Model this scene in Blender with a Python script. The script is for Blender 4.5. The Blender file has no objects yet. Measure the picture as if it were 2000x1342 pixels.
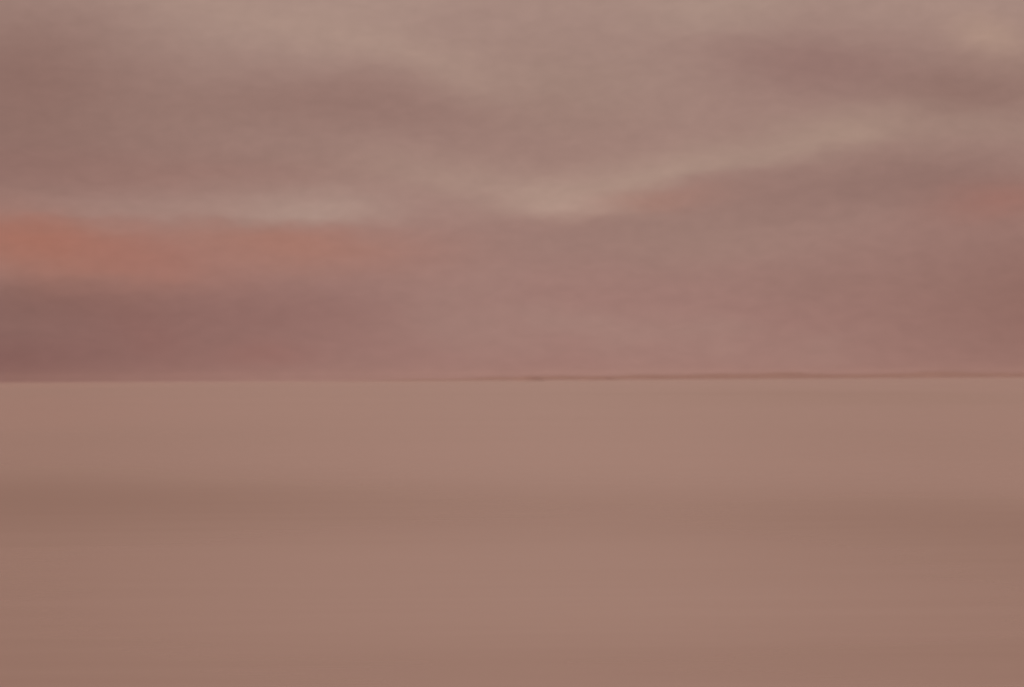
import bpy, bmesh, math, random
from mathutils import noise, Vector
R = math.radians
sc = bpy.context.scene
col = sc.collection

# ------------------------------------------------------------------ camera
CAM_H = 12.0
LENS = 100.0
cd = bpy.data.cameras.new("camera")
cd.lens = LENS; cd.sensor_width = 36.0
cd.clip_start = 0.5; cd.clip_end = 200000.0
cam = bpy.data.objects.new("camera", cd)
col.objects.link(cam)
cam.location = (0, 0, CAM_H)
PITCH, ROLL = 0.708, -0.33            # degrees; horizon a little low and a little tilted
cam.rotation_euler = (R(90 + PITCH), R(0), 0)
cam.rotation_euler.rotate_axis('Z', R(ROLL))
sc.camera = cam
# the picture is soft all over: a long lens focused short of the far water
cd.dof.use_dof = True; cd.dof.focus_distance = 42.0; cd.dof.aperture_fstop = 1.6
sc.render.resolution_x = 1024; sc.render.resolution_y = 687
sc.view_settings.view_transform = 'Standard'
sc.view_settings.look = 'None'
sc.view_settings.exposure = 0.0
sc.view_settings.gamma = 1.0
sc.view_settings.use_curve_mapping = False

# ------------------------------------------------------------------ sky
def s2l(c):
    c = c / 255.0
    return c / 12.92 if c <= 0.04045 else ((c + 0.055) / 1.055) ** 2.4
def lin(r, g, b): return (s2l(r), s2l(g), s2l(b))

SUN_EL, SUN_AZ = 20.0, -118.0        # sun behind the left shoulder, veiled by cloud
world = bpy.data.worlds.new("World"); sc.world = world
world.use_nodes = True
nt = world.node_tree; nt.nodes.clear()
N = nt.nodes.new
def link(a, b): nt.links.new(a, b)
def math_(op, a, b=None, c=None, clamp=False):
    n = N('ShaderNodeMath'); n.operation = op; n.use_clamp = clamp
    for i, v in enumerate((a, b, c)):
        if v is None: continue
        if isinstance(v, (int, float)): n.inputs[i].default_value = v
        else: link(v, n.inputs[i])
    return n.outputs[0]
def vmath(op, a, b=None, scale=None):
    n = N('ShaderNodeVectorMath'); n.operation = op
    for i, v in enumerate((a, b)):
        if v is None: continue
        if isinstance(v, (tuple, list)): n.inputs[i].default_value = v
        else: link(v, n.inputs[i])
    if scale is not None:
        if isinstance(scale, (int, float)): n.inputs['Scale'].default_value = scale
        else: link(scale, n.inputs['Scale'])
    return n.outputs[0]
def smooth(v, a, b, lo=0.0, hi=1.0):
    n = N('ShaderNodeMapRange'); n.interpolation_type = 'SMOOTHSTEP'
    link(v, n.inputs['Value'])
    n.inputs['From Min'].default_value = a; n.inputs['From Max'].default_value = b
    n.inputs['To Min'].default_value = lo; n.inputs['To Max'].default_value = hi
    return n.outputs['Result']
def fbm(vec, scale, detail=3.0, rough=0.5):
    n = N('ShaderNodeTexNoise'); n.noise_dimensions = '3D'
    link(vec, n.inputs['Vector'])
    n.inputs['Scale'].default_value = scale
    n.inputs['Detail'].default_value = detail
    n.inputs['Roughness'].default_value = rough
    return math_('SUBTRACT', n.outputs['Fac'], 0.5)
def combine(x, y, z=0.0):
    n = N('ShaderNodeCombineXYZ')
    for i, v in enumerate((x, y, z)):
        if isinstance(v, (int, float)): n.inputs[i].default_value = v
        else: link(v, n.inputs[i])
    return n.outputs[0]

tc = N('ShaderNodeTexCoord')
sep = N('ShaderNodeSeparateXYZ'); link(tc.outputs['Generated'], sep.inputs[0])
D = 180 / math.pi
az = math_('MULTIPLY', math_('ARCTAN2', sep.outputs[0], sep.outputs[1]), D)       # 0 = straight ahead
el = math_('MULTIPLY', math_('ARCSINE', math_('MAXIMUM', sep.outputs[2], 0.0)), D)
# cloud noise: on a flat cloud layer seen from below near the horizon
p = combine(az, math_('MULTIPLY', el, 2.2))
w1 = fbm(p, 0.35, 2.0)
p2 = combine(math_('ADD', az, 37.0), math_('MULTIPLY', el, 2.6), 4.0)
w2 = fbm(p2, 0.40, 3.0)
p3 = combine(math_('ADD', az, -19.0), math_('MULTIPLY', el, 3.4), 9.0)
w3 = fbm(p3, 0.9, 4.0, 0.55)
azw = math_('ADD', az, math_('MULTIPLY', w1, 0.8))
elw = math_('ADD', el, math_('ADD', math_('MULTIPLY', w2, 0.45), math_('MULTIPLY', w3, 0.34)))
elw = math_('MAXIMUM', elw, 0.0)

# veil of cloud: colour by elevation; an overcast dome brightens towards the zenith
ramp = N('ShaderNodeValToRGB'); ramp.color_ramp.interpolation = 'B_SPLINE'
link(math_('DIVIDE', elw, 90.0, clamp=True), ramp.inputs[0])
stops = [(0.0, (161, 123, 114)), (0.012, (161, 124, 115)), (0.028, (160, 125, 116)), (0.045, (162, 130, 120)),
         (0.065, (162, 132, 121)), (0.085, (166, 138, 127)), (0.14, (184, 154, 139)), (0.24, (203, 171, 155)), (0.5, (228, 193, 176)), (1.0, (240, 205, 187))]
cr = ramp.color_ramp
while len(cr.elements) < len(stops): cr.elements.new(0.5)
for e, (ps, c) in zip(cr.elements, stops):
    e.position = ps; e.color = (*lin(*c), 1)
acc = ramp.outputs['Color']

def add_patch(weight, rgb):
    """mix the cloud veil towards rgb (sRGB) by weight"""
    global acc
    m = N('ShaderNodeMix'); m.data_type = 'RGBA'; m.clamp_factor = True
    link(weight, m.inputs['Factor'])
    link(acc, m.inputs[6]); m.inputs[7].default_value = (*lin(*rgb), 1)
    acc = m.outputs[2]
K = 97.0
def P(x, y): return ((x - 1000) / K, (739 - y) / K)        # photograph pixel -> azimuth, elevation in degrees
def blob(x, y, sx, sy, rgb, amt, ang=0.0, pw=2.0, up=None):
    """soft elongated cloud patch; ang in degrees, positive rises to the right; up = softer upper side"""
    a0, e0 = P(x, y); a = R(ang)
    da = math_('SUBTRACT', azw, a0); de = math_('SUBTRACT', elw, e0)
    u = math_('ADD', math_('MULTIPLY', da, math.cos(a)), math_('MULTIPLY', de, math.sin(a)))
    v = math_('SUBTRACT', math_('MULTIPLY', de, math.cos(a)), math_('MULTIPLY', da, math.sin(a)))
    u = math_('DIVIDE', u, sx / K)
    if up:
        vu = math_('DIVIDE', math_('MAXIMUM', v, 0.0), up / K)
        vd = math_('DIVIDE', math_('MINIMUM', v, 0.0), sy / K)
        v = math_('ADD', vu, vd)
    else:
        v = math_('DIVIDE', v, sy / K)
    r2 = math_('ADD', math_('MULTIPLY', u, u), math_('MULTIPLY', v, v))
    if pw != 2.0: r2 = math_('POWER', r2, pw / 2)
    add_patch(math_('MULTIPLY', math_('EXPONENT', math_('MULTIPLY', r2, -1.0)), amt), rgb)

# general cloud mottling everywhere on the dome
big = fbm(combine(math_('MULTIPLY', az, 0.6), math_('MULTIPLY', el, 1.5), 20.0), 0.25, 3.0)
add_patch(smooth(big, 0.0, 0.25, 0.0, 0.30), (139, 110, 100))
add_patch(smooth(big, 0.0, -0.25, 0.0, 0.25), (178, 152, 138))

# upper cloud deck
blob(60, 170, 260, 190, (138, 105, 96), 0.8)
blob(60, 330, 330, 60, (138, 104, 96), 0.55)
blob(700, 205, 330, 60, (148, 116, 107), 0.75, -3)
blob(1100, 180, 160, 90, (150, 122, 110), 0.4, -10)
blob(620, 60, 430, 38, (174, 146, 132), 0.55, -13)
blob(850, 130, 200, 30, (174, 146, 132), 0.35, -25)
blob(1600, 130, 260, 75, (146, 113, 106), 0.75, -4)
blob(1900, 190, 180, 70, (136, 104, 95), 0.6, 3)
blob(1420, 20, 150, 40, (172, 146, 132), 0.5)

blob(1750, 330, 260, 50, (150, 121, 110), 0.4)
blob(400, 340, 340, 42, (156, 119, 109), 0.5)
blob(400, 225, 260, 70, (146, 115, 105), 0.5, 4)
blob(1925, 85, 85, 42, (177, 147, 131), 0.8, -22)
# darker bank over the horizon
blob(-200, 690, 680, 165, (125, 88, 83), 0.95, -3, up=125)
blob(120, 590, 280, 62, (127, 93, 86), 0.7, -2)
blob(480, 610, 360, 75, (142, 104, 97), 0.6)
blob(2250, 600, 560, 190, (139, 102, 92), 0.8)
blob(1820, 365, 250, 46, (144, 112, 104), 0.75)
blob(1480, 405, 340, 52, (147, 116, 107), 0.6, 8)
blob(1400, 470, 240, 60, (160, 130, 118), 0.5)
blob(1050, 470, 160, 40, (155, 124, 114), 0.4)
# orange afterglow under the ridge
blob(70, 468, 220, 74, (168, 110, 92), 0.8, -6, up=54)
blob(560, 474, 260, 50, (171, 119, 102), 0.65, -3)
blob(290, 505, 170, 40, (167, 110, 95), 0.5, -8)
blob(1250, 392, 150, 24, (168, 126, 112), 0.6, 6)
blob(1960, 400, 130, 38, (160, 110, 98), 0.55, 4)
blob(300, 660, 90, 45, (142, 97, 90), 0.25, -30)
blob(520, 690, 90, 25, (150, 104, 96), 0.4)
# bright ridge, crisp below and soft above
blob(330, 412, 260, 17, (166, 136, 125), 0.6, -1, up=42)
blob(620, 412, 170, 16, (176, 149, 136), 0.75, 0, up=50)
blob(900, 352, 220, 30, (172, 144, 130), 0.55, -8, up=45)
blob(1090, 405, 120, 20, (180, 151, 137), 0.85, -3, up=58)
blob(1280, 345, 230, 19, (176, 148, 133), 0.75, 11, up=45)
blob(1560, 290, 210, 22, (168, 141, 127), 0.65, 12, up=45)
blob(1650, 268, 90, 22, (175, 147, 131), 0.55, 6, up=26)
blob(1860, 258, 230, 30, (162, 134, 121), 0.55, 0, up=36)
# fine streaky texture in the cloud
fine = fbm(combine(math_('ADD', azw, 60.0), math_('MULTIPLY', elw, 2.4), 2.0), 2.0, 6.0, 0.62)
gain = math_('ADD', 1.0, math_('MULTIPLY', fine, 0.22))
acc = vmath('SCALE', acc, scale=gain)
acc = vmath('MULTIPLY', acc, (1.005, 0.993, 1.01))

skyt = N('ShaderNodeTexSky'); skyt.sky_type = 'NISHITA'; skyt.sun_disc = False
skyt.sun_elevation = R(SUN_EL); skyt.sun_rotation = R(SUN_AZ)
skyt.air_density = 1.5; skyt.dust_density = 4.0
bg_clear = N('ShaderNodeBackground'); bg_clear.inputs['Strength'].default_value = 0.05
link(skyt.outputs[0], bg_clear.inputs['Color'])
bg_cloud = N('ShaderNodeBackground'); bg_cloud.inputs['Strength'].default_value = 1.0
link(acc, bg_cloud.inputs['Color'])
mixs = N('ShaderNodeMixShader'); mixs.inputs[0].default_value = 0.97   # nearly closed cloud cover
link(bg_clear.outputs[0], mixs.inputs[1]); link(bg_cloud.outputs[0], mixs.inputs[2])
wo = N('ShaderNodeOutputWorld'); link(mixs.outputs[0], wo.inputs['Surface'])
world.cycles.sampling_method = 'MANUAL'; world.cycles.sample_map_resolution = 1024

# ------------------------------------------------------------------ sun behind thin cloud
sd = bpy.data.lights.new("sun", 'SUN'); sd.energy = 1.5; sd.angle = R(12)
sd.color = (1.0, 0.74, 0.58)
sun = bpy.data.objects.new("sun", sd); col.objects.link(sun)
sv = Vector((math.sin(R(SUN_AZ)) * math.cos(R(SUN_EL)), math.cos(R(SUN_AZ)) * math.cos(R(SUN_EL)), math.sin(R(SUN_EL))))
sun.rotation_euler = sv.to_track_quat('Z', 'Y').to_euler()

# ------------------------------------------------------------------ materials
def material(name):
    m = bpy.data.materials.new(name); m.use_nodes = True
    t = m.node_tree; t.nodes.clear()
    out = t.nodes.new('ShaderNodeOutputMaterial')
    return m, t, out

def sea_material():
    global nt, N
    m, t, out = material("calm sea water")
    nt = t; N = t.nodes.new
    bs = N('ShaderNodeBsdfPrincipled')
    bs.inputs['IOR'].default_value = 1.33
    link(bs.outputs[0], out.inputs['Surface'])
    geo = N('ShaderNodeNewGeometry')
    s = N('ShaderNodeSeparateXYZ'); link(geo.outputs['Position'], s.inputs[0])
    X, Y = s.outputs[0], s.outputs[1]
    # wind patches: long shapes of rougher water across the view, plus painted corner darkening
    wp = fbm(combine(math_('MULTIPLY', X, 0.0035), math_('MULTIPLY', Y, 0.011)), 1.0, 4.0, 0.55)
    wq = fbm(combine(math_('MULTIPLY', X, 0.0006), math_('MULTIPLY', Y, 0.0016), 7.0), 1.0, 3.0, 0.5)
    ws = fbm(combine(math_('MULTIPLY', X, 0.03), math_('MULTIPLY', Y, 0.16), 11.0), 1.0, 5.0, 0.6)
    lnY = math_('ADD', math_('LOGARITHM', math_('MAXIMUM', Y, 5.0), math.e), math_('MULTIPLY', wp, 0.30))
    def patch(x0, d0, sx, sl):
        """soft patch round (x0, d0): half width sx metres, sl = relative spread in distance"""
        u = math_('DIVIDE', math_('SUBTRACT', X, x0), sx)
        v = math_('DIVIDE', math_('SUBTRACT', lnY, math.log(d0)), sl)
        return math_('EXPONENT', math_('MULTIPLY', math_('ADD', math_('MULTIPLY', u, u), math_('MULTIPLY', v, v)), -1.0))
    wind_and_vignette = math_('ADD', math_('MULTIPLY', patch(-66, 283, 50, 0.30), 0.92), math_('ADD', math_('MULTIPLY', patch(46, 238, 28, 0.27), 0.36), math_('MULTIPLY', patch(0, 262, 50, 0.25), 0.27)))
    wind_and_vignette = math_('ADD', wind_and_vignette, math_('MULTIPLY', patch(-30, 106, 60, 0.20), 0.28))
    wind_and_vignette = math_('ADD', wind_and_vignette, math_('MULTIPLY', patch(230, 1700, 150, 0.6), 0.35))
    for x0, d0, sx, sl, w in ((-44, 140, 31, 0.42, 0.62), (42, 145, 25, 0.5, 0.58), (-95, 520, 60, 0.45, 0.42), (80, 480, 40, 0.4, 0.28), (-700, 3000, 420, 0.8, 0.3), (15, 122, 40, 0.12, 0.2)):  # near left and right pair paint lens corner darkening into the water colour
        wind_and_vignette = math_('ADD', wind_and_vignette, math_('MULTIPLY', patch(x0, d0, sx, sl), w))
    wind_vignette_mix = math_('ADD', wind_and_vignette, math_('ADD', math_('MULTIPLY', wp, 0.25), math_('ADD', math_('MULTIPLY', wq, 0.35), math_('MULTIPLY', ws, 0.30))))
    link(smooth(wind_vignette_mix, -0.2, 1.0, 0.18, 0.34), bs.inputs['Roughness'])
    # milky, silty water: a little more silt stirred up in some reaches; near corners painted darker for lens falloff
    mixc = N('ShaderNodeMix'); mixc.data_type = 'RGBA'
    link(smooth(wind_vignette_mix, -0.3, 1.1), mixc.inputs['Factor'])
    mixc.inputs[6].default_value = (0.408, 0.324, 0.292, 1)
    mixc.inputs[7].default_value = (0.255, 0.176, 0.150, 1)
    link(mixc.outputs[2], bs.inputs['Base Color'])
    # ripples and low swell
    rip = fbm(combine(math_('MULTIPLY', X, 0.45), math_('MULTIPLY', Y, 1.0)), 0.9, 4.0, 0.55)
    swl = fbm(combine(math_('MULTIPLY', X, 0.03), math_('MULTIPLY', Y, 0.10), 3.0), 1.0, 2.0, 0.5)
    h = math_('ADD', math_('MULTIPLY', rip, 0.02), math_('MULTIPLY', swl, 0.12))
    bp = N('ShaderNodeBump'); bp.inputs['Distance'].default_value = 1.0
    bp.inputs['Strength'].default_value = 0.6
    link(h, bp.inputs['Height']); link(bp.outputs[0], bs.inputs['Normal'])
    return m

def land_material(name, c1, c2):
    global nt, N
    m, t, out = material(name)
    nt = t; N = t.nodes.new
    bs = N('ShaderNodeBsdfPrincipled'); bs.inputs['Roughness'].default_value = 0.9; bs.inputs['Specular IOR Level'].default_value = 0.2
    link(bs.outputs[0], out.inputs['Surface'])
    geo = N('ShaderNodeNewGeometry')
    f = fbm(geo.outputs['Position'], 0.02, 5.0, 0.6)
    mx = N('ShaderNodeMix'); mx.data_type = 'RGBA'
    link(smooth(f, -0.2, 0.2), mx.inputs['Factor'])
    mx.inputs[6].default_value = (*c1, 1); mx.inputs[7].default_value = (*c2, 1)
    link(mx.outputs[2], bs.inputs['Base Color'])
    return m

def put(name, bm, mat, label, kind='structure', loc=(0, 0, 0), shade=True):
    me = bpy.data.meshes.new(name); bm.to_mesh(me); bm.free()
    if shade:
        for f in me.polygons: f.use_smooth = True
    if mat: me.materials.append(mat)
    o = bpy.data.objects.new(name, me); col.objects.link(o)
    o.location = loc
    o['kind'] = kind; o['label'] = label
    return o

# ------------------------------------------------------------------ sea
SEA = 32000.0
bm = bmesh.new()
n = 64
vs = [[bm.verts.new((-SEA + 2 * SEA * i / n, -SEA + 2 * SEA * j / n, 0)) for j in range(n + 1)] for i in range(n + 1)]
for i in range(n):
    for j in range(n):
        bm.faces.new((vs[i][j], vs[i + 1][j], vs[i + 1][j + 1], vs[i][j + 1]))
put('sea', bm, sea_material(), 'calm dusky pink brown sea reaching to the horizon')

# ------------------------------------------------------------------ low land on the horizon
LAND = land_material("distant shore scrub and sand", (0.295, 0.212, 0.202), (0.335, 0.243, 0.232))
def land(name, x0, x1, dist, hmax, depth, seed, label, base=0.0, rise=0.0):
    """low land between two photograph columns, dist metres out"""
    f = 2000 * LENS / 36
    xa, xb = (x0 - 1000) / f * dist, (x1 - 1000) / f * dist
    L = xb - xa; cx = (xa + xb) / 2
    bm = bmesh.new(); nx = max(48, int(L / 30)); ny = 12
    g = []
    for i in range(nx + 1):
        u = i / nx; row = []
        env = 1.0 - abs(2 * u - 1) ** 2.2
        env *= base + (1 - base) * (0.5 + 0.9 * noise.fractal(Vector((u * L / 700.0, seed, 0)), 0.7, 2.0, 4))
        env *= 1 - rise * (1 - min(1.0, u / 0.45)) ** 1.5
        for j in range(ny + 1):
            v = j / ny
            prof = math.sin(math.pi * v) ** 0.7
            z = hmax * max(0.0, env) * prof * (1 + 0.12 * noise.noise(Vector((u * L / 90, v * 5, seed)))) - 0.8
            row.append(bm.verts.new((-L / 2 + L * u, (v - 0.5) * depth * (0.5 + 0.5 * max(env, 0)), z)))
        g.append(row)
    for i in range(nx):
        for j in range(ny):
            bm.faces.new((g[i][j], g[i + 1][j], g[i + 1][j + 1], g[i][j + 1]))
    return put(name, bm, LAND, label, loc=(cx, dist, 0))
land('low_island', 1000, 1066, 17000, 24, 300, 1.3, 'small low island on the horizon just right of the middle, the left one of two')
land('low_island', 1118, 1204, 17500, 25, 320, 5.1, 'small low island on the horizon farther right, between the first islet and the long shore')
land('distant_shore', 520, 2700, 21000, 52, 1500, 8.7, 'long low shore fading into haze along the horizon, higher towards the right', base=0.6, rise=0.75)

# ------------------------------------------------------------------ haze
bm = bmesh.new()
H = SEA + 500
bmesh.ops.create_cube(bm, size=1.0)
for v in bm.verts:
    v.co = Vector((v.co.x * 2 * H, v.co.y * 2 * H, -1.0 if v.co.z < 0 else 85.0))
m, t, out = material("thin sea haze")
pv = t.nodes.new('ShaderNodeVolumePrincipled')
pv.inputs['Color'].default_value = (0.86, 0.72, 0.69, 1)
pv.inputs['Density'].default_value = 7e-6
pv.inputs['Anisotropy'].default_value = 0.2
t.links.new(pv.outputs[0], out.inputs['Volume'])
put('haze', bm, m, 'thin warm haze lying over the sea', kind='stuff', shade=False)

sc.cycles.volume_bounces = 1
